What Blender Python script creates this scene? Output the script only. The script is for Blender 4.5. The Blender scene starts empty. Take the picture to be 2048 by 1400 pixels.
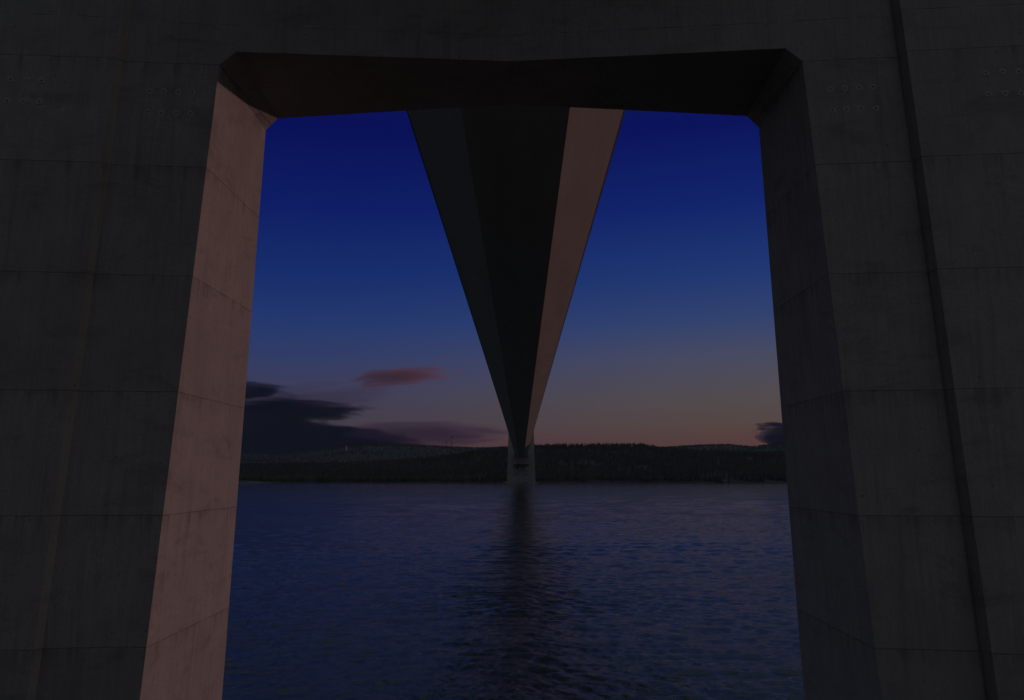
# Dusk view through the portal of a concrete suspension-bridge tower, out over a fjord
# World units are metres.  z = 0 is the water, the bridge axis is x = 0, the main span runs along +y.
import bpy, bmesh, math, random
import numpy as np
from mathutils import Vector

random.seed(7)
rng = np.random.default_rng(11)
SC = bpy.context.scene
COL = SC.collection
ZC = 14.0                       # eye height above the water
HAZE = 0.000025                  # density of the air
GAIN = 4.0                      # sky radiance scale, undone by exposure -2
SUN_AZ, SUN_EL = math.radians(25.0), math.radians(5.6)   # azimuth from +x towards +y

# ------------------------------------------------------------------ helpers
def lin(c):
    return tuple(((v/255.0)/12.92 if v/255.0 <= 0.04045 else ((v/255.0+0.055)/1.055)**2.4) for v in c)

def link(name, me, mat=None, parent=None):
    o = bpy.data.objects.new(name, me)
    COL.objects.link(o)
    if mat is not None:
        me.materials.append(mat)
    if parent is not None:
        o.parent = parent
    return o

def mesh_obj(name, verts, faces, mat=None, parent=None, smooth=False, fix=True):
    me = bpy.data.meshes.new(name)
    me.from_pydata([tuple(v) for v in verts], [], [tuple(f) for f in faces])
    if fix:
        bm = bmesh.new(); bm.from_mesh(me)
        bmesh.ops.recalc_face_normals(bm, faces=bm.faces)
        bm.to_mesh(me); bm.free()
    if smooth:
        me.polygons.foreach_set('use_smooth', [True]*len(me.polygons))
    me.update()
    return link(name, me, mat, parent)

def np_mesh(name, V, F, mat=None, parent=None, smooth=False, rnd=None):
    """fast mesh from arrays; F is (n,3) or (n,4)"""
    me = bpy.data.meshes.new(name)
    n, k = F.shape
    me.vertices.add(len(V)); me.vertices.foreach_set('co', V.astype(np.float32).ravel())
    me.loops.add(n*k); me.loops.foreach_set('vertex_index', F.astype(np.int32).ravel())
    me.polygons.add(n); me.polygons.foreach_set('loop_start', np.arange(0, n*k, k, dtype=np.int32))
    me.polygons.foreach_set('loop_total', np.full(n, k, dtype=np.int32))
    if smooth:
        me.polygons.foreach_set('use_smooth', np.ones(n, dtype=bool))
    me.update(calc_edges=True)
    if rnd is not None:
        a = me.attributes.new('tone', 'FLOAT', 'POINT')
        a.data.foreach_set('value', rnd.astype(np.float32))
    return link(name, me, mat, parent)

def empty(name, loc=(0, 0, 0), rotz=0.0):
    o = bpy.data.objects.new(name, None); COL.objects.link(o)
    o.location = loc; o.rotation_euler = (0, 0, rotz)
    o.empty_display_size = 1.0
    return o

def tag(o, label=None, cat=None, group=None, kind=None):
    if label: o['label'] = label
    if cat: o['category'] = cat
    if group: o['group'] = group
    if kind: o['kind'] = kind
    return o

def box(V, F, x0, x1, y0, y1, z0, z1):
    b = len(V)
    V += [(x0,y0,z0),(x1,y0,z0),(x1,y1,z0),(x0,y1,z0),(x0,y0,z1),(x1,y0,z1),(x1,y1,z1),(x0,y1,z1)]
    F += [(b,b+3,b+2,b+1),(b+4,b+5,b+6,b+7),(b,b+1,b+5,b+4),(b+1,b+2,b+6,b+5),(b+2,b+3,b+7,b+6),(b+3,b,b+4,b+7)]

def bar(V, F, p, q, r0, r1=None, n=6):
    """tapered round bar from p to q"""
    r1 = r0 if r1 is None else r1
    p, q = Vector(p), Vector(q); d = (q-p).normalized()
    a = d.orthogonal().normalized(); c = d.cross(a)
    b = len(V)
    for P, r in ((p, r0), (q, r1)):
        for i in range(n):
            t = 2*math.pi*i/n
            V.append(tuple(P + a*(r*math.cos(t)) + c*(r*math.sin(t))))
    for i in range(n):
        j = (i+1) % n
        F.append((b+i, b+j, b+n+j, b+n+i))
    F.append(tuple(b+i for i in range(n))[::-1]); F.append(tuple(b+n+i for i in range(n)))

def interp(pts, x):
    xs = [p[0] for p in pts]; ys = [p[1] for p in pts]
    return np.interp(x, xs, ys)

def vnoise(x, y, seed=0):
    """smooth 2-D value noise on arrays"""
    xi, yi = np.floor(x).astype(np.int64), np.floor(y).astype(np.int64)
    fx, fy = x-xi, y-yi
    fx, fy = fx*fx*(3-2*fx), fy*fy*(3-2*fy)
    def h(a, b):
        n = (a*374761393 + b*668265263 + seed*974634777) & 0xFFFFFFFF
        n = ((n ^ (n >> 13))*1274126177) & 0xFFFFFFFF
        return ((n ^ (n >> 16)) & 0xFFFF)/65535.0
    return (h(xi,yi)*(1-fx)+h(xi+1,yi)*fx)*(1-fy)+(h(xi,yi+1)*(1-fx)+h(xi+1,yi+1)*fx)*fy

# ------------------------------------------------------------------ node helpers
class NT:
    def __init__(s, tree):
        s.t = tree; s.t.nodes.clear()
    def n(s, typ, **kw):
        nd = s.t.nodes.new(typ)
        for k, v in kw.items():
            if k.startswith('_'):
                nd.inputs[k[1:].replace('_', ' ')].default_value = v
            else:
                setattr(nd, k, v)
        return nd
    def l(s, a, b):
        s.t.links.new(a, b)
    def math(s, op, a, b=None, c=None, clamp=False):
        nd = s.t.nodes.new('ShaderNodeMath'); nd.operation = op; nd.use_clamp = clamp
        for i, v in enumerate((a, b, c)):
            if v is None: continue
            if hasattr(v, 'is_linked'): s.l(v, nd.inputs[i])
            else: nd.inputs[i].default_value = v
        return nd.outputs[0]
    def ramp(s, fac, stops, interp='LINEAR'):
        nd = s.t.nodes.new('ShaderNodeValToRGB'); cr = nd.color_ramp; cr.interpolation = interp
        while len(cr.elements) < len(stops): cr.elements.new(0.5)
        for e, (p, c) in zip(cr.elements, stops):
            e.position = p; e.color = (c, c, c, 1) if isinstance(c, (int, float)) else (*c[:3], 1)
        s.l(fac, nd.inputs[0]); return nd.outputs[0]
    def mix(s, fac, a, b, blend='MIX'):
        nd = s.t.nodes.new('ShaderNodeMix'); nd.data_type = 'RGBA'; nd.blend_type = blend
        for sock, v in ((nd.inputs[0], fac), (nd.inputs[6], a), (nd.inputs[7], b)):
            if hasattr(v, 'is_linked'): s.l(v, sock)
            elif isinstance(v, (int, float)): sock.default_value = v
            else: sock.default_value = (*v[:3], 1)
        return nd.outputs[2]
    def mapped(s, src, scale, loc=(0, 0, 0), rot=(0, 0, 0)):
        nd = s.n('ShaderNodeMapping'); s.l(src, nd.inputs[0])
        nd.inputs['Scale'].default_value = scale; nd.inputs['Location'].default_value = loc
        nd.inputs['Rotation'].default_value = rot
        return nd.outputs[0]
    def noise(s, vec, scale, detail=4, rough=0.55, dist=0.0):
        nd = s.n('ShaderNodeTexNoise'); s.l(vec, nd.inputs['Vector'])
        nd.inputs['Scale'].default_value = scale; nd.inputs['Detail'].default_value = detail
        nd.inputs['Roughness'].default_value = rough; nd.inputs['Distortion'].default_value = dist
        return nd.outputs['Fac']

def material(name):
    m = bpy.data.materials.new(name); m.use_nodes = True
    t = NT(m.node_tree)
    out = t.n('ShaderNodeOutputMaterial'); p = t.n('ShaderNodeBsdfPrincipled')
    t.l(p.outputs[0], out.inputs[0])
    return m, t, p, out

SEAM0 = 18.39+ZC; LIFT = 5.0
def concrete(name, col_a, col_b, seams=True):
    m, t, p, out = material(name)
    g = t.n('ShaderNodeNewGeometry'); pos = g.outputs['Position']
    streak = t.noise(t.mapped(pos, (5.0, 5.0, 0.12)), 1.0, 5, 0.6)          # vertical board marks
    fine = t.noise(t.mapped(pos, (22, 22, 1.2)), 1.0, 3, 0.6)
    cloud = t.noise(pos, 0.55, 5, 0.6)
    grit = t.noise(pos, 9.0, 4, 0.65)
    v = t.math('ADD', t.math('MULTIPLY', streak, 0.45), t.math('MULTIPLY', cloud, 0.55))
    v = t.math('ADD', t.math('MULTIPLY', v, 0.8), t.math('MULTIPLY', fine, 0.2))
    base = t.ramp(v, [(0.34, col_a), (0.64, col_b)])
    base = t.mix(t.ramp(grit, [(0.3, 0.28), (0.55, 0.0)]), base, tuple(c*0.55 for c in col_a))
    # weather stains: dark blotches spread along the lifts
    st = t.noise(t.mapped(pos, (0.35, 0.35, 0.9), (3, 1, 7)), 1.0, 6, 0.68, 0.6)
    base = t.mix(t.ramp(st, [(0.54, 0.0), (0.72, 0.48)]), base, tuple(c*0.5 for c in col_a))
    drip = t.noise(t.mapped(pos, (2.4, 2.4, 0.05), (9, 4, 2)), 1.0, 4, 0.7)
    base = t.mix(t.ramp(drip, [(0.56, 0.0), (0.72, 0.4)]), base, tuple(c*0.55 for c in col_a))
    # pock marks
    vo = t.n('ShaderNodeTexVoronoi'); t.l(pos, vo.inputs['Vector']); vo.inputs['Scale'].default_value = 1.7
    rv = t.n('ShaderNodeSeparateColor'); t.l(vo.outputs['Color'], rv.inputs[0])
    pock = t.math('MULTIPLY', t.ramp(vo.outputs['Distance'], [(0.05, 1.0), (0.11, 0.0)]),
                  t.math('GREATER_THAN', rv.outputs[0], 0.72))
    base = t.mix(t.math('MULTIPLY', pock, 0.6), base, tuple(c*0.3 for c in col_a))
    h = t.math('ADD', t.math('MULTIPLY', fine, 0.5), t.math('MULTIPLY', grit, 0.6))
    if seams:
        sx = t.n('ShaderNodeSeparateXYZ'); t.l(pos, sx.inputs[0])
        wob = t.math('MULTIPLY', t.math('SUBTRACT', t.noise(pos, 0.8, 4, 0.6), 0.5), 0.07)
        z = t.math('ADD', sx.outputs[2], wob)
        fr = t.math('FRACT', t.math('DIVIDE', t.math('SUBTRACT', z, SEAM0-LIFT*40-LIFT*0.5), LIFT))
        d = t.math('MULTIPLY', t.math('ABSOLUTE', t.math('SUBTRACT', fr, 0.5)), LIFT)      # metres from a lift joint
        line = t.ramp(d, [(0.012, 1.0), (0.042, 0.0)])
        d2 = t.math('ABSOLUTE', t.math('SUBTRACT', t.math('ADD', z, t.math('MULTIPLY', wob, 1.5)), 20.42+ZC))
        brk = t.ramp(t.noise(t.mapped(pos, (1, 1, 0.2)), 0.7, 4, 0.7), [(0.42, 0.0), (0.55, 1.0)])
        line2 = t.math('MULTIPLY', t.ramp(d2, [(0.01, 0.8), (0.05, 0.0)]), brk)
        ln = t.math('MAXIMUM', line, line2)
        vary = t.ramp(t.noise(pos, 1.3, 3, 0.6), [(0.3, 0.12), (0.65, 0.50)])
        base = t.mix(t.math('MULTIPLY', ln, vary), base, tuple(c*0.22 for c in col_a))
        px = t.math('FLOOR', t.math('MULTIPLY', t.math('ADD', sx.outputs[0], 13.6*40), 1/13.6)); pz = t.math('FLOOR', t.math('DIVIDE', t.math('SUBTRACT', z, SEAM0-LIFT*40), LIFT))
        cv = t.n('ShaderNodeCombineXYZ'); t.l(px, cv.inputs[0]); t.l(pz, cv.inputs[1])
        wn = t.n('ShaderNodeTexWhiteNoise'); wn.noise_dimensions = '2D'; t.l(cv.outputs[0], wn.inputs['Vector'])
        base = t.mix(t.math('MULTIPLY', wn.outputs['Value'], 0.22), base, tuple(c*0.55 for c in col_b))
        # grime just under each joint
        under = t.math('FRACT', t.math('DIVIDE', t.math('SUBTRACT', SEAM0+LIFT*40, z), LIFT))
        gr = t.math('MULTIPLY', t.ramp(under, [(0.0, 1.0), (0.16, 0.0)]), t.ramp(drip, [(0.45, 0.0), (0.62, 0.5)]))
        base = t.mix(gr, base, tuple(c*0.5 for c in col_a))
        h = t.math('SUBTRACT', h, t.math('MULTIPLY', ln, 2.0))
    t.l(base, p.inputs['Base Color']); p.inputs['Roughness'].default_value = 0.88
    p.inputs['Specular IOR Level'].default_value = 0.25
    b = t.n('ShaderNodeBump'); b.inputs['Strength'].default_value = 0.35; b.inputs['Distance'].default_value = 0.02
    t.l(h, b.inputs['Height']); t.l(b.outputs[0], p.inputs['Normal'])
    return m

def plain(name, col, rough=0.7, var=0.25, scale=2.0, metal=0.0):
    m, t, p, out = material(name)
    tc = t.n('ShaderNodeNewGeometry'); nz = t.noise(tc.outputs['Position'], scale, 4, 0.6)
    c = t.ramp(nz, [(0.3, tuple(v*(1-var) for v in col)), (0.7, tuple(min(1, v*(1+var)) for v in col))])
    t.l(c, p.inputs['Base Color']); p.inputs['Roughness'].default_value = rough; p.inputs['Metallic'].default_value = metal
    return m

M_CONC = concrete('board_marked_concrete', (0.275, 0.275, 0.27), (0.40, 0.40, 0.39))
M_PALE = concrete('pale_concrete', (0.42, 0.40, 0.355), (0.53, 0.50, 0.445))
M_PATCH = plain('mortar_patch', (0.385, 0.38, 0.375), 0.9, 0.2, 20)
M_HOLE = plain('hole_plug', (0.09, 0.09, 0.09), 0.9)

def steel_paint():
    m, t, p, out = material('painted_steel')
    g = t.n('ShaderNodeNewGeometry'); pos = g.outputs['Position']
    n1 = t.noise(t.mapped(pos, (0.3, 0.05, 0.3)), 1.0, 5, 0.6); n2 = t.noise(pos, 2.2, 4, 0.65)
    c = t.ramp(t.math('ADD', t.math('MULTIPLY', n1, 0.7), t.math('MULTIPLY', n2, 0.3)),
               [(0.32, (0.36, 0.36, 0.36)), (0.66, (0.47, 0.47, 0.465))])
    sx = t.n('ShaderNodeSeparateXYZ'); t.l(pos, sx.inputs[0])
    fr = t.math('FRACT', t.math('DIVIDE', sx.outputs[1], 20.0))
    seam = t.ramp(t.math('ABSOLUTE', t.math('SUBTRACT', fr, 0.5)), [(0.0012, 0.45), (0.003, 0.0)])
    c = t.mix(seam, c, (0.2, 0.19, 0.18))
    t.l(c, p.inputs['Base Color']); p.inputs['Roughness'].default_value = 0.6
    p.inputs['Specular IOR Level'].default_value = 0.3
    b = t.n('ShaderNodeBump'); b.inputs['Strength'].default_value = 0.2; b.inputs['Distance'].default_value = 0.05
    t.l(n2, b.inputs['Height']); t.l(b.outputs[0], p.inputs['Normal'])
    return m
M_STEEL = steel_paint()
M_RAIL = plain('galvanised_rail', (0.25, 0.26, 0.27), 0.5, 0.15, 3, 0.6)

# ------------------------------------------------------------------ bridge towers
def y_front(ax, z):             # near face of the portal; ax = |x|, z above eye height
    zz = z if z < 29.5 else 29.5 + (z-29.5)*0.07
    return 32.5 + 0.055*zz - 0.08*(ax-14.0)
def y_back(ax, z):
    zz = z if z < 29.5 else 29.5 + (z-29.5)*0.07
    return 40.9 - 0.055*zz + 0.12*(ax-13.0)
def xi_f(z): return 13.83 - 0.0346*z
def xi_b(z): return 13.92 - 0.0465*z if z < 29.5 else 12.55 - 0.0346*(z-29.5)
def xc(z): return 17.68 - 0.0229*z
def xo(z): return 24.2 - 0.030*z
SOFFIT = 19.1; SOFFIT_B = 18.74; CH = 0.68; CH_B = 0.62
YM = 36.7                      # middle of the near tower

def make_tower():
    root = empty('bridge_tower', (0, YM, 0))
    P = lambda x, y, z: (x, y-YM, z+ZC)
    for s in (-1, 1):
        V, F = [], []
        zs = [-14.0, -7, 0, 7, 12, SOFFIT-0.62, SOFFIT, 24, 29.5, 60, 100, 140, 166]
        for z in zs:
            rb, sw, sd_ = (0.07, 0.21, 0.50) if s > 0 else (0.0, 0.27, 0.30)
            a, b, c, o = xi_f(z), xi_b(z), xc(z), xo(z)
            ring = [(a, y_front(a, z)), (c, y_front(c, z)), (c+0.02, y_front(c+0.02, z)+rb), (c+0.10, y_front(c+0.10, z)+rb), (c+sw, y_front(c, z)-sd_), (o, y_front(o, z)-sd_),
                    (o, y_back(o, z)*0.4+y_front(o, z)*0.6), (o, y_back(c, z)+0.60), (c+0.30, y_back(c, z)+0.55), (c, y_back(c, z)), (b, y_back(b, z))]
            V += [P(s*x, y, z) for x, y in ring]
        n = 11
        for k in range(len(zs)-1):
            for i in range(n):
                j = (i+1) % n
                F.append((k*n+i, k*n+j, (k+1)*n+j, (k+1)*n+i))
        F.append(tuple(range(n))); F.append(tuple((len(zs)-1)*n+i for i in range(n)))
        leg = mesh_obj('leg', V, F, M_CONC, root)
        leg['side'] = s
        if s < 0:                            # the splayed fold of this leg gets a paler concrete colour
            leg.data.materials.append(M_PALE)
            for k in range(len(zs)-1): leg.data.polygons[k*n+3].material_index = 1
        # footing of the leg standing in the water
        V, F = [], []
        b = [(12.6, 28.6), (26.4, 28.6), (27.2, 29.4), (27.2, 45.2), (26.4, 46), (12.6, 46), (11.8, 45.2), (11.8, 29.4)]
        for z, g in ((-22.0, 0.0), (-13.0, 0.0), (-12.6, -0.35)):
            for x, y in b:
                cx, cy = 19.5, 37.3
                V.append(P(s*(cx+(x-cx)*(1+g*0.06)), cy+(y-cy)*(1+g*0.06), z))
        for k in range(2):
            for i in range(8):
                j = (i+1) % 8; F.append((k*8+i, k*8+j, k*8+8+j, k*8+8+i))
        F.append(tuple(range(8))); F.append(tuple(16+i for i in range(8)))
        mesh_obj('footing', V, F, M_CONC, root)
    # crossbeam under the deck: both faces fold in towards the middle, corners splayed
    zt = 29.5
    def prof(xf, yf, SOFFIT, CH):
        a = xf(SOFFIT-CH); t = xf(zt)
        pts = [(-a, SOFFIT-CH), (-(xf(SOFFIT)-CH), SOFFIT), (0, SOFFIT), (xf(SOFFIT)-CH, SOFFIT), (a, SOFFIT-CH),
               (xf(24.0), 24.0), (t, zt), (0, zt), (-t, zt), (-xf(24.0), 24.0)]
        return [P(x, yf(abs(x), z), z) for x, z in pts]
    f, b = prof(xi_f, y_front, SOFFIT, CH), prof(xi_b, y_back, SOFFIT_B, CH_B)
    V = f + b; n = len(f); F = []
    for base in (0, n):                      # each face split at the fold x = 0
        F += [(base+2, base+3, base+5, base+7), (base+3, base+4, base+5), (base+5, base+6, base+7),
              (base+2, base+1, base+9, base+7), (base+1, base+0, base+9), (base+9, base+8, base+7)]
    for i in range(n):
        j = (i+1) % n; F.append((i, j, n+j, n+i))
    mesh_obj('crossbeam', V, F, M_CONC, root)
    for z0, z1 in ((84, 92), (150, 158)):    # portal beams high above the deck
        V, F = [], []
        for z in (z0, z1):
            a = xi_f(z)-0.0; g = xi_b(z)
            V += [P(-a, 34.6, z), P(a, 34.6, z), P(g, 38.8, z), P(-g, 38.8, z)]
        F = [(0, 1, 2, 3), (4, 5, 6, 7), (0, 1, 5, 4), (1, 2, 6, 5), (2, 3, 7, 6), (3, 0, 4, 7)]
        mesh_obj('crossbeam', V, F, M_CONC, root)
    return root

def tie_hole(leg, x, z, outer):
    """patched form-tie hole: mortar ring with a dark recessed plug"""
    s = 1 if x > 0 else -1
    ax = abs(x)
    def P(dx, dz, d):
        a = ax+dx
        y = y_front(a, z+dz) - ((0.50 if s > 0 else 0.30) if outer else 0.0) - d
        return (s*a, y-YM, z+dz+ZC)
    def ring(V, F, prof, n=14):
        b = len(V)
        for r, d in prof:
            for i in range(n):
                t = 2*math.pi*i/n; w = 1+0.12*math.sin(3*t+x*5)
                V.append(P(r*w*math.cos(t), r*w*math.sin(t), d))
        for k in range(len(prof)-1):
            for i in range(n):
                j = (i+1) % n; F.append((b+k*n+i, b+k*n+j, b+(k+1)*n+j, b+(k+1)*n+i))
        return b, n
    V, F = [], []
    ring(V, F, [(0.15, 0.001), (0.12, 0.007), (0.055, 0.008), (0.042, 0.004)])
    o = mesh_obj('tie_hole', V, F, M_PATCH, leg)
    V, F = [], []
    b, n = ring(V, F, [(0.048, 0.0045), (0.025, 0.003)]); F.append(tuple(range(n, 2*n)))
    # plug belongs to the same sub-part
    me = o.data
    bm = bmesh.new(); bm.from_mesh(me)
    vs = [bm.verts.new(v) for v in V]
    for fc in F:
        q = bm.faces.new([vs[i] for i in fc]); q.material_index = 1
    bm.to_mesh(me); bm.free(); me.materials.append(M_HOLE)

tower = make_tower()
tag(tower, 'huge shaded concrete bridge tower whose two leaning legs and crossbeam frame the view', 'bridge tower', 'concrete towers of the suspension bridge')
far = tower.copy(); COL.objects.link(far)
far.location = (0, 1402.0, 0); far.rotation_euler = (0, 0, math.pi)
for ch in list(tower.children):
    c = ch.copy(); COL.objects.link(c); c.parent = far
tag(far, 'small distant concrete bridge tower standing on the far shore under the end of the deck', 'bridge tower', 'concrete towers of the suspension bridge')
legs = {c['side']: c for c in tower.children if c.name.startswith('leg')}
for s in (-1, 1):
    for k in range(4):
        for z in (17.0, 15.97):
            tie_hole(legs[s], s*(14.28+0.62*k+random.uniform(-.02, .02)), z+random.uniform(-.02, .02), False)
            if k < 4:
                tie_hole(legs[s], s*(20.63+0.66*k+random.uniform(-.02, .02)), z+0.2+random.uniform(-.02, .02), True)
for c in list(tower.children)+list(far.children):
    if 'side' in c: del c['side']

# ------------------------------------------------------------------ bridge deck
def deck_z(y): return ZC + 37.2 - 3.2e-6*(y-650.0)**2
def sweep(name, section, mat, parent, ys, cap=True):
    V, F = [], []; n = len(section)
    for y in ys:
        V += [(x, y, deck_z(y)+z) for x, z in section]
    for k in range(len(ys)-1):
        for i in range(n):
            j = (i+1) % n; F.append((k*n+i, k*n+j, (k+1)*n+j, (k+1)*n+i))
    if cap:
        F.append(tuple(range(n))); F.append(tuple((len(ys)-1)*n+i for i in range(n)))
    return mesh_obj(name, V, F, mat, parent)
ys = [-260+20*i for i in range(100)]
deck = empty('bridge_deck', (0, 0, 0))
tag(deck, 'long box girder bridge deck overhead, black underneath, its right side lit pink', 'bridge deck')
sweep('box_girder', [(-4.85, -3.9), (4.85, -3.9), (10.75, -0.15), (10.75, 0.25), (0, 0.55), (-10.75, 0.25), (-10.75, -0.15)], M_STEEL, deck, ys)
for s in (-1, 1):
    sweep('edge_fascia', [(s*10.76, -0.12), (s*11.0, -0.02), (s*11.02, 0.55), (s*10.76, 0.55)], M_RAIL, deck, ys)
    V, F = [], []
    for y in np.arange(-258, 1718, 4.0):
        z = deck_z(y); box(V, F, s*10.86-0.05, s*10.86+0.05, y-0.05, y+0.05, z+0.55, z+1.65)
    mesh_obj('railing_post', V, F, M_RAIL, deck)['kind'] = 'stuff'
    for h in (0.95, 1.3, 1.65):
        sweep('rail', [(s*10.86-0.04, h), (s*10.86+0.04, h), (s*10.86+0.04, h+0.07), (s*10.86-0.04, h+0.07)], M_RAIL, deck, ys)

# ------------------------------------------------------------------ water
def water_material():
    m, t, p, out = material('fjord_water')
    g = t.n('ShaderNodeNewGeometry'); pos = g.outputs['Position']
    n1 = t.noise(t.mapped(pos, (1.9, 2.8, 1.0), rot=(0, 0, 0.25)), 1.0, 5, 0.62, 0.3)
    n2 = t.noise(t.mapped(pos, (5.0, 8.0, 1.0), rot=(0, 0, -0.12)), 1.0, 3, 0.6, 0.2)
    n3 = t.noise(t.mapped(pos, (0.10, 0.22, 1.0)), 1.0, 3, 0.5)
    n4 = t.noise(t.mapped(pos, (0.35, 0.75, 1.0), (5, 3, 0), rot=(0, 0, 0.1)), 1.0, 4, 0.6, 0.2)
    h = t.math('ADD', t.math('MULTIPLY', n1, 0.36), t.math('MULTIPLY', n2, 0.17))
    h = t.math('ADD', h, t.math('MULTIPLY', n4, 0.7))
    gust = t.ramp(t.noise(t.mapped(pos, (0.004, 0.012, 1)), 1.0, 3, 0.6), [(0.35, 0.75), (0.65, 1.2)])
    h = t.math('MULTIPLY', t.math('ADD', h, t.math('MULTIPLY', n3, 0.5)), gust)
    b = t.n('ShaderNodeBump'); b.inputs['Strength'].default_value = 1.0; b.inputs['Distance'].default_value = 0.19
    t.l(h, b.inputs['Height']); t.l(b.outputs[0], p.inputs['Normal'])
    p.inputs['Base Color'].default_value = (0.018, 0.026, 0.022, 1)
    p.inputs['Roughness'].default_value = 0.06; p.inputs['IOR'].default_value = 1.5; p.inputs['Specular Tint'].default_value = (1.0, 1.0, 0.80, 1)
    return m

def make_water():
    cx, cy = 0.5, 0.0
    r = [0.0, 12.0, 24.0]
    r += list(26.0*1.003**np.arange(0, 1300))
    while r[-1] < 5700: r.append(r[-1]*1.12)
    r = np.array(r)
    a = np.concatenate([np.radians(np.linspace(-31, 31, 520)), np.radians(np.linspace(31, 329, 90))[1:-1]])
    na, nr = len(a), len(r)
    R, A = np.meshgrid(r[1:], a, indexing='ij')
    X = cx + R*np.sin(A); Y = cy + R*np.cos(A)
    Z = np.zeros_like(X)
    front = (np.abs(((A+np.pi) % (2*np.pi))-np.pi) < np.radians(31.5)).astype(float)
    cell = np.maximum(R*0.003, 0.05)
    N = 90
    for i in range(N):
        L = 0.36*(2.8/0.36)**((i+rng.random())/N)
        th = math.radians(82 + rng.normal(0, 34))
        k = 2*math.pi/L
        amp = 0.0058*L**0.9
        w = np.clip((L/cell-2.2)/2.0, 0, 1)
        Z += amp*w*np.sin(k*(X*math.cos(th)+Y*math.sin(th)) + rng.random()*6.283)
    for i in range(44):                       # longer wind waves, still resolved far out
        L = 2.6*(9.5/2.6)**((i+rng.random())/44)
        th = math.radians(80 + rng.normal(0, 22)); k = 2*math.pi/L
        Z += 0.0015*L*np.clip((L/cell-2.2)/2.0, 0, 1)*np.sin(k*(X*math.cos(th)+Y*math.sin(th)) + rng.random()*6.283)
    Z *= front*np.clip((1250-R)/500, 0, 1)*np.clip((R-27)/4, 0, 1)
    Z *= 0.35+0.75*vnoise(X/38, Y/23, 3)+0.25*vnoise(X/9, Y/7, 5)
    V = np.concatenate([[[cx, cy, 0.0]], np.stack([X, Y, Z], -1).reshape(-1, 3)])
    I = 1+np.arange((nr-1)*na).reshape(nr-1, na)
    J = np.roll(I, -1, axis=1)
    F = np.stack([I[:-1], I[1:], J[1:], J[:-1]], -1).reshape(-1, 4)
    c = np.stack([np.zeros(na, int), I[0], J[0], J[0]], -1)
    o = np_mesh('water', V, F, water_material(), smooth=True)
    # normals must point up
    me = o.data
    if me.polygons[1000].normal.z < 0: me.flip_normals()
    return o
tag(make_water(), kind='structure')

# ------------------------------------------------------------------ near shore (behind and below the viewpoint)
def ground_material(name, a, b, sc=0.5, rocks=False):
    m, t, p, out = material(name)
    g = t.n('ShaderNodeNewGeometry'); pos = g.outputs['Position']
    n = t.noise(pos, sc, 7, 0.65); n2 = t.noise(pos, sc*6, 4, 0.6)
    c = t.ramp(t.math('ADD', t.math('MULTIPLY', n, 0.7), t.math('MULTIPLY', n2, 0.3)), [(0.35, a), (0.65, b)])
    if rocks:
        sx = t.n('ShaderNodeSeparateXYZ'); t.l(pos, sx.inputs[0])
        near = t.ramp(t.math('MULTIPLY', t.math('ABSOLUTE', sx.outputs[0]), 0.01), [(0.22, 1.0), (0.34, 0.0)])
        beach = t.math('MULTIPLY', t.ramp(t.math('MULTIPLY', sx.outputs[0], -0.001), [(0.425, 0.0), (0.45, 1.0)]), t.ramp(t.math('MULTIPLY', sx.outputs[2], 0.1), [(0.12, 1.0), (0.3, 0.0)]))
        lay = t.noise(t.mapped(pos, (0.06, 0.06, 0.5)), 1.0, 5, 0.65)
        c = t.mix(t.math('MAXIMUM', near, beach), c, t.ramp(lay, [(0.4, (0.06, 0.056, 0.05)), (0.6, (0.15, 0.145, 0.135))]))
    t.l(c, p.inputs['Base Color']); p.inputs['Roughness'].default_value = 0.95
    bp = t.n('ShaderNodeBump'); bp.inputs['Distance'].default_value = 0.4; bp.inputs['Strength'].default_value = 0.6
    t.l(n2, bp.inputs['Height']); t.l(bp.outputs[0], p.inputs['Normal'])
    return m
def make_shore():
    x = np.concatenate([np.linspace(-900, -60, 30)[:-1], np.linspace(-60, 60, 61), np.linspace(60, 900, 30)[1:]])
    y = np.concatenate([np.linspace(-900, -40, 24)[:-1], np.linspace(-40, 34, 75)])
    X, Y = np.meshgrid(x, y, indexing='ij')
    Z = np.where(Y < 1.5, ZC-1.75+np.clip(-Y-8, 0, None)*0.05, ZC-1.75-(Y-1.5)*0.62)
    rough = (vnoise(X/5, Y/5, 1)-0.5)*1.0+(vnoise(X/1.7, Y/1.7, 2)-0.5)*0.4
    Z = Z - np.clip((np.abs(Y-2)-3)/4, 0, 1)*(0.6-rough)
    Z = np.maximum(Z, -6)
    V = np.stack([X, Y, Z], -1).reshape(-1, 3)
    ny = len(y); I = np.arange(len(x)*ny).reshape(len(x), ny)
    F = np.stack([I[:-1, :-1], I[1:, :-1], I[1:, 1:], I[:-1, 1:]], -1).reshape(-1, 4)
    return np_mesh('rocky_bank', V, F, ground_material('rock_bank', (0.03, 0.029, 0.027), (0.07, 0.067, 0.06)), smooth=True)
tag(make_shore(), kind='structure')

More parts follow.
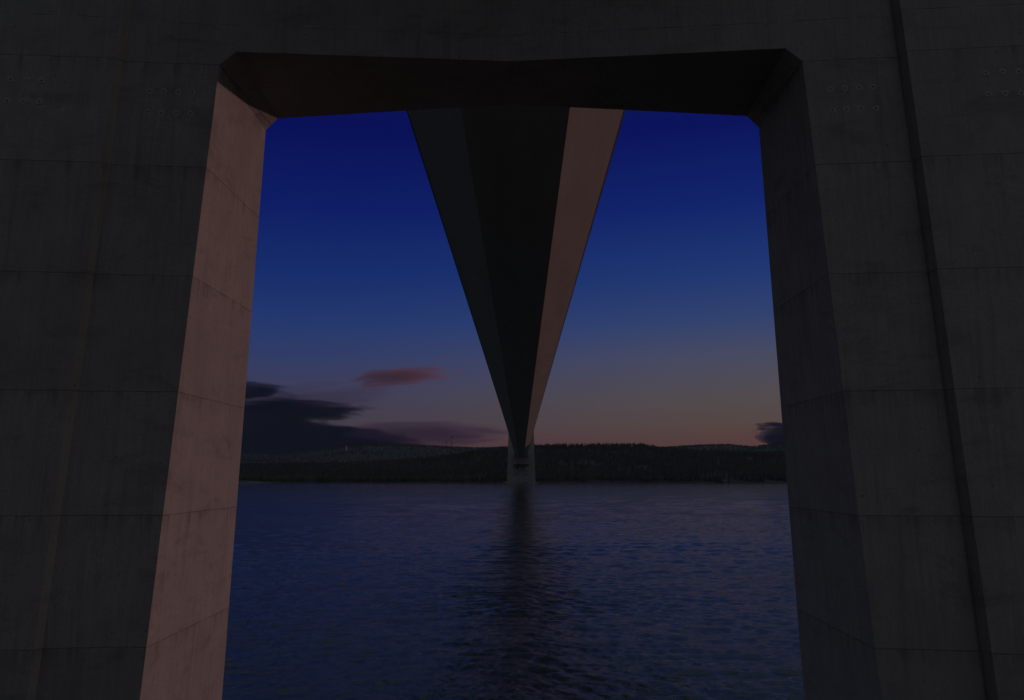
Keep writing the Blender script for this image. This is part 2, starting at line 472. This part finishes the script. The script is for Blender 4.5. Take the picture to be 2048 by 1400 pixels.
# ------------------------------------------------------------------ far shore, hills and forest
FPX = 1593.0
NEAR_Y, FAR_Y = 2050.0, 4300.0
far_ridge = [(0, 880), (300, 885), (490, 904), (555, 907), (620, 899), (690, 892), (760, 889), (850, 890), (900, 893), (960, 895), (1010, 894), (1080, 894),
             (1290, 895), (1330, 894), (1400, 889.5), (1450, 888.5), (1500, 893), (1540, 888), (1580, 883), (1700, 874), (1900, 880), (2200, 890)]
near_ridge = [(0, 930), (300, 928), (490, 926), (600, 924), (750, 921), (850, 914), (930, 902), (1000, 893), (1080, 888), (1200, 886), (1285, 886.5), (1300, 890),
              (1325, 894), (1400, 899), (1500, 902), (1600, 900), (1800, 898), (2200, 910)]
TREE_N, TREE_F = 13.0, 11.0
def top_z(profile, x, y, Y):
    px = 1043.0 + (x-0.5)/y*FPX
    return ZC + (950.0-interp(profile, px))/FPX*Y
def hill_z(x, y):
    hn = top_z(near_ridge, x, y, NEAR_Y) - TREE_N
    hf = top_z(far_ridge, x, y, FAR_Y) - TREE_F
    shore = 1436 + 14*(vnoise(x/90, x*0+3.1, 9)-0.5) - 75*np.clip((-x-452)/40, 0, 1)*np.clip((x+700)/60, 0, 1)
    t = np.clip((y-shore)/(NEAR_Y-shore), 0, 1)
    up = t**0.85*(0.62+0.38*t)
    bump = (vnoise(x/130, y/120, 21)-0.5)*16*np.sin(np.pi*np.clip(t, 0, 1)) + (vnoise(x/34, y/34, 22)-0.5)*4*np.clip(t*5, 0, 1)*np.clip((1-t)*4, 0, 1)
    zn = hn*up + bump + np.clip((y-shore)/8, -1, 1)*1.6
    zn = np.where(y < shore, (y-shore)*0.12-0.3, zn)
    v = np.clip((y-NEAR_Y)/(3000-NEAR_Y), 0, 1); v = v*v*(3-2*v)
    valley = np.minimum(hn, 40)*0.6
    zb = hn*(1-v)+valley*v
    w = np.clip((y-2900)/(FAR_Y-2900), 0, 1); w = w*w*(3-2*w)
    zb = zb*(1-w)+hf*w + (vnoise(x/160, y/160, 30)-0.5)*22*np.sin(np.pi*w)
    q = np.clip((y-FAR_Y)/2500, 0, 1); zb = zb*(1-q)
    z = np.where(y < NEAR_Y, zn, zb)
    # the high fell to the right of the view, which keeps the low sun off the far shore
    q = np.clip((x/y-0.42)/0.34, 0, 1); q = q*q*(3-2*q)
    f = q*np.clip((y-1520)/260, 0, 1)*np.clip((4600-y)/900, 0, 1)*np.clip((3700-x)/900, 0, 1)
    return z + f*(430+(vnoise(x/210, y/210, 51)-0.5)*110+(vnoise(x/60, y/60, 52)-0.5)*30)

def make_hills():
    y = np.concatenate([np.linspace(1320, 1500, 37)[:-1], np.linspace(1500, NEAR_Y, 60)[:-1], np.linspace(NEAR_Y, FAR_Y, 60)[:-1], np.linspace(FAR_Y, 6800, 14)])
    a = np.linspace(-0.9, 0.9, 420)
    A, Y = np.meshgrid(a, y, indexing='ij'); X = 0.5 + A*Y
    Z = hill_z(X, Y)
    V = np.stack([X, Y, Z], -1).reshape(-1, 3)
    ny = len(y); I = np.arange(len(a)*ny).reshape(len(a), ny)
    F = np.stack([I[:-1, :-1], I[1:, :-1], I[1:, 1:], I[:-1, 1:]], -1).reshape(-1, 4)
    return np_mesh('hills', V, F, ground_material('forest_floor', (0.022, 0.026, 0.022), (0.045, 0.044, 0.032), 0.03, True), smooth=True)
tag(make_hills(), kind='structure')

def foliage_material():
    m, t, p, out = material('far_foliage')
    at = t.n('ShaderNodeAttribute'); at.attribute_name = 'tone'
    c = t.ramp(at.outputs['Fac'], [(0.0, (0.068, 0.070, 0.064)), (0.45, (0.105, 0.100, 0.080)), (0.7, (0.18, 0.155, 0.095)), (0.88, (0.21, 0.165, 0.12)), (1.0, (0.22, 0.20, 0.18))])
    g = t.n('ShaderNodeNewGeometry'); n = t.noise(g.outputs['Position'], 0.5, 3, 0.7)
    c = t.mix(t.ramp(n, [(0.35, 0.45), (0.6, 0.0)]), c, (0.042, 0.045, 0.044))
    t.l(c, p.inputs['Base Color']); p.inputs['Roughness'].default_value = 0.95; p.inputs['Specular IOR Level'].default_value = 0.1
    return m
M_FOL = foliage_material()

def tree_proto(kind, seed):
    """unit-height tree (triangles): trunk plus ragged crown"""
    r = np.random.default_rng(seed); V, F = [], []
    def tri(a, b, c):
        n = len(V); V.extend([a, b, c]); F.append((n, n+1, n+2))
    for i in range(3):                                   # trunk
        a0, a1 = 2.094*i, 2.094*(i+1)
        p = lambda a, rr, z: (rr*math.cos(a), rr*math.sin(a), z)
        tri(p(a0, .022, 0), p(a1, .022, 0), p(a0, .008, .7))
    if kind == 'conifer':
        lv = 6
        for k in range(lv):
            z0 = 0.08+0.86*k/lv; rad = 0.21*(1-k/lv*0.9)*r.uniform(.85, 1.15)
            n = 7 if k < 4 else 5
            for i in range(n):
                a = 6.283*i/n + r.uniform(-.25, .25) + k; da = 0.62
                rr = rad*r.uniform(.7, 1.15); top = z0+0.24
                tri((0, 0, top), (rr*math.cos(a-da), rr*math.sin(a-da), z0+r.uniform(-.03, .02)), (rr*math.cos(a+da), rr*math.sin(a+da), z0+r.uniform(-.03, .02)))
    else:
        for i in range(46):                              # leaf clumps through the crown's volume
            u, v = r.uniform(0, 6.283), r.uniform(-1, 1)
            rad = 0.28*r.uniform(.35, 1)**0.5*math.sqrt(max(0.05, 1-v*v*0.9))
            c = np.array([rad*math.cos(u), rad*math.sin(u), 0.60+0.36*v])
            d = r.normal(size=(3, 3)); d /= np.linalg.norm(d, axis=1)[:, None]
            s = r.uniform(.07, .13)
            tri(*[tuple(c+s*q) for q in d])
    return np.array(V), np.array(F)
PROTO = [('conifer', 1), ('conifer', 2), ('conifer', 3), ('leafy', 4), ('leafy', 5)]
PROTO = [(k, *tree_proto(k, s)) for k, s in PROTO]

def forest(xs, ysv, zs, hs, tones, kinds):
    VV, FF, TT = [], [], []; base = 0
    for pi, (k, V, F) in enumerate(PROTO):
        idx = np.where(kinds == pi)[0]
        if len(idx) == 0: continue
        rot = rng.uniform(0, 6.283, len(idx)); c, s = np.cos(rot), np.sin(rot)
        h = hs[idx]; wd = h*rng.uniform(.85, 1.3, len(idx))
        x = xs[idx, None]+wd[:, None]*(V[None, :, 0]*c[:, None]-V[None, :, 1]*s[:, None])
        y = ysv[idx, None]+wd[:, None]*(V[None, :, 0]*s[:, None]+V[None, :, 1]*c[:, None])
        z = zs[idx, None]-0.4+h[:, None]*V[None, :, 2]
        n = len(V)
        VV.append(np.stack([x, y, z], -1).reshape(-1, 3))
        FF.append((base+np.arange(len(idx))[:, None, None]*n+F[None]).reshape(-1, 3))
        TT.append(np.repeat(tones[idx], n)); base += len(idx)*n
    return np.concatenate(VV), np.concatenate(FF), np.concatenate(TT)

def scatter(n, y0, y1, amax, ridge=None):
    y = np.sqrt(rng.uniform(y0*y0, y1*y1, n)); x = 0.5+rng.uniform(-amax, amax, n)*y
    if ridge is not None:
        y = rng.normal(ridge[0], ridge[1], n); x = 0.5+rng.uniform(-amax, amax, n)*y
    return x, y
x1, y1 = scatter(25000, 1440, 2120, 0.68)
xr, yr = scatter(3800, 0, 0, 0.68, (NEAR_Y-8, 14))
xs_, ys_ = scatter(2200, 0, 0, 0.68, (1456, 9))          # the waterside fringe
xf, yf = scatter(14000, 1560, 3300, 1.15); sel = xf/yf > 0.44; xf, yf = xf[sel], yf[sel]     # the fell
X = np.concatenate([x1, xr, xs_, xf]); Y = np.concatenate([y1, yr, ys_, yf])
Z = hill_z(X, Y)
patch = vnoise(X/110, Y/70, 41)*0.65+vnoise(X/26, Y/26, 42)*0.35
keep = (Z > 1.2) & ((patch > 0.30) | (Y > NEAR_Y-60)) & (np.abs(X) > np.where(Y < 1640, 25, 0))
X, Y, Z, patch = X[keep], Y[keep], Z[keep], patch[keep]
# more broad-leaved, yellowish trees on the lower slopes, conifers above
low = np.clip((1720-Y)/360, 0, 1)
leafy = rng.random(len(X)) < (0.18+0.5*low*np.clip((patch-.35)*3, 0, 1))
kinds = np.where(leafy, rng.integers(3, 5, len(X)), rng.integers(0, 3, len(X)))
H = np.where(leafy, rng.uniform(7, 12, len(X)), rng.uniform(8, 15.5, len(X)))
edge = np.abs(Y-NEAR_Y) < 60
H = np.where(edge, rng.uniform(6, 14, len(X)), H)
tone = np.clip(np.where(leafy, 0.5+0.4*patch, 0.1+0.45*patch)+rng.normal(0, .12, len(X)), 0, 1)
V, F, T = forest(X, Y, Z, H, tone, kinds)
fo = np_mesh('forest', V, F, M_FOL, rnd=T)
tag(fo, 'dark mixed forest covering the hillside along the far shore of the fjord', 'forest', kind='stuff')
x2, y2 = scatter(15000, 2900, 4320, 0.6)
x3, y3 = scatter(4000, 0, 0, 0.6, (FAR_Y-10, 20))
X = np.concatenate([x2, x3]); Y = np.concatenate([y2, y3]); Z = hill_z(X, Y)
kinds = rng.integers(0, 3, len(X)); H = rng.uniform(9, 12.5, len(X)); tone = rng.uniform(0, .25, len(X))
V, F, T = forest(X, Y, Z, H, tone, kinds)
fo2 = np_mesh('forest', V, F, M_FOL, rnd=T)
tag(fo2, 'spruce wood on the farthest ridge behind the nearer hillside', 'forest', kind='stuff')

# ------------------------------------------------------------------ masts, silo, houses on the far side
M_MAST = plain('dark_mast_steel', (0.05, 0.05, 0.055), 0.6, 0.2, 0.5)
M_WHITE = plain('white_render', (0.5, 0.5, 0.49), 0.7, 0.08, 0.4)
M_ROOF = plain('dark_roof_tile', (0.09, 0.065, 0.055), 0.8, 0.25, 1.5)
M_GLASS = plain('window_glass', (0.03, 0.035, 0.04), 0.15, 0.1, 1)
M_TRIM = plain('window_trim', (0.5, 0.5, 0.48), 0.7, 0.1, 1)

def at_px(px, Y): return 0.5+(px-1043.0)/FPX*Y
def make_mast(px, Y, ytop, head, label):
    x = at_px(px, Y); g = float(hill_z(np.array([x]), np.array([Y]))[0])
    h = ZC+(950.0-ytop)/FPX*Y - g
    root = empty('radio_mast', (x, Y, g))
    tag(root, label, 'mast', 'radio masts on the far left ridge')
    V, F = [], []
    w0, w1 = 2.6, 0.9
    n = 9
    for sx, sy in ((-1, -1), (1, -1), (1, 1), (-1, 1)):
        bar(V, F, (sx*w0/2, sy*w0/2, -2), (sx*w1/2, sy*w1/2, h), 0.6, 0.5)
    for k in range(n):
        za, zb = h*k/n, h*(k+1)/n
        wa, wb = w0+(w1-w0)*k/n, w0+(w1-w0)*(k+1)/n
        for sa, sb in (((-1, -1), (1, -1)), ((1, -1), (1, 1)), ((1, 1), (-1, 1)), ((-1, 1), (-1, -1))):
            bar(V, F, (sa[0]*wa/2, sa[1]*wa/2, za), (sb[0]*wb/2, sb[1]*wb/2, zb), 0.16)
            bar(V, F, (sb[0]*wa/2, sb[1]*wa/2, za), (sa[0]*wb/2, sa[1]*wb/2, zb), 0.16)
    mesh_obj('lattice_shaft', V, F, M_MAST, root)
    V, F = [], []
    for a in range(6):
        t = a*math.pi/3
        bar(V, F, (head*0.75*math.cos(t), head*0.75*math.sin(t), h-head*1.7), (head*0.75*math.cos(t), head*0.75*math.sin(t), h+head*0.2), head*0.5, n=8)
    bar(V, F, (0, 0, h-head*1.9), (0, 0, h-head*1.6), head*1.3, n=10)
    mesh_obj('antenna_head', V, F, M_MAST, root)
    V, F = [], []
    bar(V, F, (0, 0, h), (0, 0, h+head*1.6), 0.3, 0.2)
    mesh_obj('spire', V, F, M_MAST, root)
make_mast(904.5, 4295, 874.5, 3.4, 'tallest dark radio mast at the right end of the left ridge, thick antenna head')
make_mast(893.5, 4300, 884.0, 2.8, 'short radio mast just left of the tallest mast on the ridge')
make_mast(797.5, 4298, 874.0, 2.4, 'slim radio mast standing alone at the middle of the left ridge')
make_mast(708.0, 4300, 881.0, 1.8, 'faint radio mast in front of the dark cloud, right one of a close pair')
make_mast(694.5, 4300, 880.5, 1.8, 'faint radio mast directly above the white tower, leftmost on the ridge')

def make_silo():
    Y = 3900.0; x = at_px(694.0, Y); g = ZC+(950-903.5)/FPX*Y
    gg = float(hill_z(np.array([x]), np.array([Y]))[0])
    h = 25.0; z0 = max(gg, g-6)
    root = empty('white_tower', (x, Y, gg))
    tag(root, 'small white round tower standing out from the hillside below the left ridge', 'tower')
    top = ZC+(950-893)/FPX*Y - gg
    V, F = [], []; bar(V, F, (0, 0, -1), (0, 0, top-3), 3.3, 2.9, 20); mesh_obj('shaft', V, F, M_WHITE, root)
    V, F = [], []; bar(V, F, (0, 0, top-3), (0, 0, top-1.2), 3.6, 3.6, 20); mesh_obj('gallery', V, F, M_WHITE, root)
    V, F = [], []; bar(V, F, (0, 0, top-1.2), (0, 0, top+1.0), 3.0, 0.3, 20); mesh_obj('roof', V, F, M_ROOF, root)
make_silo()

def make_house(px, Y, L, W, H, rot, label):
    x = at_px(px, Y); g = float(hill_z(np.array([x]), np.array([Y]))[0])
    root = empty('house', (x, Y, g), rot); tag(root, label, 'house', 'houses on the far shore')
    V = [(-L/2, -W/2, -2), (L/2, -W/2, -2), (L/2, W/2, -2), (-L/2, W/2, -2), (-L/2, -W/2, H), (L/2, -W/2, H), (L/2, W/2, H), (-L/2, W/2, H), (-L/2, 0, H+W*0.42), (L/2, 0, H+W*0.42)]
    F = [(0, 1, 5, 4), (2, 3, 7, 6), (1, 2, 6, 9, 5), (3, 0, 4, 8, 7), (0, 3, 2, 1), (4, 5, 9, 8), (6, 7, 8, 9)]
    mesh_obj('wall', V, F, M_WHITE, root)
    V, F = [], []
    e = 0.5; rz = H+W*0.42
    V = [(-L/2-e, -W/2-e, H-0.35), (L/2+e, -W/2-e, H-0.35), (L/2+e, 0, rz+0.1), (-L/2-e, 0, rz+0.1), (-L/2-e, W/2+e, H-0.35), (L/2+e, W/2+e, H-0.35)]
    V += [(a, b, c+0.3) for a, b, c in V]
    F = [(0, 1, 2, 3), (3, 2, 5, 4), (6, 7, 8, 9), (9, 8, 11, 10), (0, 1, 7, 6), (4, 5, 11, 10), (0, 3, 9, 6), (3, 4, 10, 9), (1, 2, 8, 7), (2, 5, 11, 8)]
    roof = mesh_obj('roof', V, F, M_ROOF, root)
    V, F = [], []; box(V, F, L*0.2, L*0.2+0.9, -0.45, 0.45, rz-0.4, rz+1.3); mesh_obj('chimney', V, F, M_ROOF, roof)
    for k in range(3):
        wx = -L/2+L*(k+0.5)/3
        V, F = [], []; box(V, F, wx-0.7, wx+0.7, -W/2-0.06, -W/2+0.02, H*0.35, H*0.35+1.5); w = mesh_obj('window', V, F, M_TRIM, root)
        V, F = [], []; box(V, F, wx-0.55, wx+0.55, -W/2-0.08, -W/2-0.05, H*0.35+0.15, H*0.35+1.35); mesh_obj('pane', V, F, M_GLASS, w)
make_house(511, 1530, 5.5, 5, 5.5, 0.2, 'narrow pale house among the trees at the far left shore')
make_house(524, 1545, 12, 7, 4.0, -0.15, 'longer pale house with dark roof right beside the narrow house')

# ------------------------------------------------------------------ clouds: real volumes far behind the hills
def cloud(name, label, px0, px1, py0, py1, D, dens, color, seed, thick, absorb=None, stretch=(1, 1, 1), edge=0.45, aniso=0.0, tilt=0.0, soft=0.4, rag=5.0):
    x0, x1 = at_px(px0, D), at_px(px1, D)
    z1, z0 = ZC+(950-py0)/FPX*D, ZC+(950-py1)/FPX*D
    c = ((x0+x1)/2, D, (z0+z1)/2); h = ((x1-x0)/2, thick/2, (z1-z0)/2)
    me = bpy.data.meshes.new(name); bm = bmesh.new()
    bmesh.ops.create_icosphere(bm, subdivisions=4, radius=1.0)
    for v in bm.verts: v.co = (v.co.x*h[0], v.co.y*h[1], v.co.z*h[2])
    bm.to_mesh(me); bm.free()
    o = link(name, me); o.location = c; o.rotation_euler = (0, -math.radians(tilt), 0)
    m = bpy.data.materials.new(name+'_vapour'); m.use_nodes = True; t = NT(m.node_tree)
    out = t.n('ShaderNodeOutputMaterial'); pv = t.n('ShaderNodeVolumePrincipled')
    t.l(pv.outputs[0], out.inputs['Volume'])
    tc = t.n('ShaderNodeTexCoord')
    u = t.mapped(tc.outputs['Object'], (1/h[0], 1/h[1], 1/h[2]))
    ln = t.n('ShaderNodeVectorMath'); ln.operation = 'LENGTH'; t.l(u, ln.inputs[0])
    fall = t.math('SUBTRACT', 1.0, ln.outputs['Value'], clamp=True)
    s = 1.0/(z1-z0)
    tv = tc.outputs['Object']
    nz = t.noise(t.mapped(tv, (s*0.8*stretch[0], s*0.8*stretch[1], s*2.2*stretch[2]), (seed, seed*2, seed*3)), 1.0, 8, 0.62, 0.5)
    d = t.math('ADD', t.math('MULTIPLY', fall, 2.2), t.math('MULTIPLY', t.math('SUBTRACT', nz, 0.5), rag))
    d = t.ramp(d, [(edge, 0.0), (min(1, edge+soft), 1.0)])
    t.l(t.math('MULTIPLY', d, dens), pv.inputs['Density'])
    pv.inputs['Color'].default_value = (*color, 1)
    if absorb: pv.inputs['Absorption Color'].default_value = (*absorb, 1)
    pv.inputs['Anisotropy'].default_value = aniso
    me.materials.append(m)
    tag(o, label, 'cloud', 'clouds low over the far hills')
    return o
DARK = (0.008, 0.004, 0.10)
cloud('cloud', 'big dark blue cloud bank lying on the left ridge', -100, 950, 764, 1100, 16000, 0.0065, DARK, 3.1, 2600, stretch=(0.9, 1, 2.2), edge=0.36)
cloud('cloud', 'flat purple wisp at the right tail of the big dark cloud bank', 680, 1030, 838, 896, 15000, 0.0016, (0.22, 0.09, 0.30), 8.7, 1500, stretch=(0.3, 1, 1), edge=0.4)
cloud('cloud', 'pink glowing streak of cloud above the dark bank', 685, 930, 733, 774, 15000, 0.0030, (1.0, 0.42, 0.50), 5.3, 1300, stretch=(0.4, 1, 0.9), edge=0.58, aniso=0.4, tilt=5, soft=0.28)
cloud('cloud', 'small dark blue cloud beside the sunlit pink concrete', 380, 555, 755, 805, 15000, 0.005, DARK, 1.9, 900, stretch=(0.4, 1, 1.2), edge=0.36, soft=0.26)
cloud('cloud', 'thin purple wisps between the pink streak and the dark bank', 500, 840, 752, 836, 15500, 0.0006, (0.30, 0.18, 0.45), 12.4, 1500, stretch=(0.4, 1, 1.4), edge=0.5, tilt=5)
cloud('cloud', 'small dark violet cloud above the ridge at the right edge of the opening', 1478, 1760, 836, 906, 15000, 0.009, (0.03, 0.01, 0.16), 6.6, 1000, stretch=(0.45, 1, 1.0), edge=0.45, soft=0.25)

# ------------------------------------------------------------------ air over the fjord
V, F = [], []; box(V, F, -6900, 6900, -6900, 6900, -24, 520)
hm = bpy.data.materials.new('fjord_air'); hm.use_nodes = True; t = NT(hm.node_tree)
out = t.n('ShaderNodeOutputMaterial'); pv = t.n('ShaderNodeVolumePrincipled'); t.l(pv.outputs[0], out.inputs['Volume'])
pv.inputs['Density'].default_value = HAZE; pv.inputs['Color'].default_value = (0.44, 0.68, 0.95, 1)
tag(mesh_obj('haze', V, F, hm), kind='stuff')

# ------------------------------------------------------------------ sky and sun
w = bpy.data.worlds.new('World'); SC.world = w; w.use_nodes = True
t = NT(w.node_tree)
out = t.n('ShaderNodeOutputWorld'); bg = t.n('ShaderNodeBackground'); t.l(bg.outputs[0], out.inputs[0])
tc = t.n('ShaderNodeTexCoord'); sx = t.n('ShaderNodeSeparateXYZ'); t.l(tc.outputs['Generated'], sx.inputs[0])
el = t.math('MAXIMUM', sx.outputs[2], 0.0)
L = [(0.0, (74, 52, 60)), (0.038, (74, 54, 63)), (0.062, (70, 60, 74)), (0.094, (64, 62, 86)), (0.143, (48, 60, 104)), (0.185, (34, 56, 112)), (0.24, (21, 44, 108)), (0.32, (11, 27, 100)), (0.41, (6, 13, 86)), (0.46, (10, 18, 84)), (0.58, (86, 102, 116)), (1.0, (110, 124, 130))]
R = [(0.0, (90, 58, 56)), (0.038, (90, 62, 58)), (0.062, (90, 73, 66)), (0.094, (86, 78, 78)), (0.143, (74, 76, 98)), (0.185, (52, 68, 112)), (0.24, (32, 56, 116)), (0.32, (16, 36, 108)), (0.41, (8, 17, 92)), (0.46, (12, 22, 88)), (0.58, (88, 102, 116)), (1.0, (110, 124, 130))]
B = [(0.0, (80, 75, 75)), (0.15, (80, 76, 77)), (0.4, (75, 74, 78)), (0.7, (82, 85, 95)), (1.0, (110, 124, 130))]
cl = t.ramp(el, [(p, lin(c)) for p, c in L]); cr = t.ramp(el, [(p, lin(c)) for p, c in R]); cb = None
hl = t.math('SQRT', t.math('ADD', t.math('MULTIPLY', sx.outputs[0], sx.outputs[0]), t.math('ADD', t.math('MULTIPLY', sx.outputs[1], sx.outputs[1]), 1e-6)))
ax = t.math('DIVIDE', sx.outputs[0], hl); ay = t.math('DIVIDE', sx.outputs[1], hl)
lr = t.n('ShaderNodeMapRange'); lr.interpolation_type = 'SMOOTHSTEP'
t.l(ax, lr.inputs[0]); lr.inputs[1].default_value = -0.35; lr.inputs[2].default_value = 0.36
fb = t.n('ShaderNodeMapRange'); fb.interpolation_type = 'SMOOTHSTEP'
t.l(ay, fb.inputs[0]); fb.inputs[1].default_value = 0.30; fb.inputs[2].default_value = -0.45
def smooth(v, a, b):
    nd = t.n('ShaderNodeMapRange'); nd.interpolation_type = 'SMOOTHSTEP'
    t.l(v, nd.inputs[0]); nd.inputs[1].default_value = a; nd.inputs[2].default_value = b
    return nd.outputs[0]
FL = [(0.0, (74, 79, 78)), (0.2, (72, 79, 82)), (0.45, (26, 34, 74)), (0.62, (70, 82, 100)), (1.0, (110, 124, 130))]
FR = [(0.0, (122, 92, 74)), (0.2, (112, 94, 86)), (0.45, (80, 76, 92)), (0.62, (92, 96, 108)), (1.0, (110, 124, 130))]
cl = t.mix(smooth(ax, -0.42, -0.8), cl, t.ramp(el, [(p, lin(q)) for p, q in FL]))
cr = t.mix(smooth(ax, 0.45, 0.85), cr, t.ramp(el, [(p, lin(q)) for p, q in FR]))
c = t.mix(lr.outputs[0], cl, cr)
BL = [(p, tuple(v*q for v, q in zip(k, (0.82, 0.83, 0.88)))) for p, k in B]
BR = [(p, tuple(v*q for v, q in zip(k, (1.10, 1.07, 1.04)))) for p, k in B]
cb = t.mix(smooth(ax, -0.85, 0.85), t.ramp(el, [(p, lin(q)) for p, q in BL]), t.ramp(el, [(p, lin(q)) for p, q in BR]))
c = t.mix(fb.outputs[0], c, cb)
sky = t.n('ShaderNodeTexSky'); sky.sky_type = 'NISHITA'; sky.sun_disc = False
sky.sun_elevation = SUN_EL; sky.sun_rotation = math.pi/2-SUN_AZ
sc1 = t.n('ShaderNodeVectorMath'); sc1.operation = 'SCALE'; t.l(c, sc1.inputs[0]); sc1.inputs['Scale'].default_value = GAIN/0.05
sc2 = t.n('ShaderNodeVectorMath'); sc2.operation = 'SCALE'; t.l(sky.outputs[0], sc2.inputs[0]); sc2.inputs['Scale'].default_value = 0.008
add = t.n('ShaderNodeVectorMath'); add.operation = 'ADD'; t.l(sc1.outputs[0], add.inputs[0]); t.l(sc2.outputs[0], add.inputs[1])
t.l(add.outputs[0], bg.inputs[0]); bg.inputs[1].default_value = 0.05

sd = bpy.data.lights.new('sun', 'SUN'); sd.energy = 2.2; sd.angle = math.radians(0.6); sd.color = (1.0, 0.50, 0.45)
so = bpy.data.objects.new('sun', sd); COL.objects.link(so)
to_sun = Vector((math.cos(SUN_EL)*math.cos(SUN_AZ), math.cos(SUN_EL)*math.sin(SUN_AZ), math.sin(SUN_EL)))
so.rotation_euler = (-to_sun).to_track_quat('-Z', 'Y').to_euler(); so.location = (60, -30, 120)

# ------------------------------------------------------------------ camera
cam = bpy.data.cameras.new('camera'); cam.sensor_width = 36.0; cam.sensor_fit = 'HORIZONTAL'
cam.lens = FPX/2048*36.0; cam.clip_start = 0.1; cam.clip_end = 120000
co = bpy.data.objects.new('camera', cam); COL.objects.link(co)
pitch = math.atan(250/FPX); yaw = math.atan(19/FPX*math.cos(pitch))
co.location = (0.5, 0, ZC); co.rotation_euler = (math.pi/2+pitch, 0, yaw)
SC.camera = co

SC.render.engine = 'CYCLES'
SC.render.resolution_x = 1024; SC.render.resolution_y = 700
SC.cycles.max_bounces = 6; SC.cycles.diffuse_bounces = 1; SC.cycles.volume_bounces = 0
SC.view_settings.view_transform = 'Standard'; SC.view_settings.look = 'None'
SC.view_settings.exposure = -2.0; SC.view_settings.gamma = 1.0
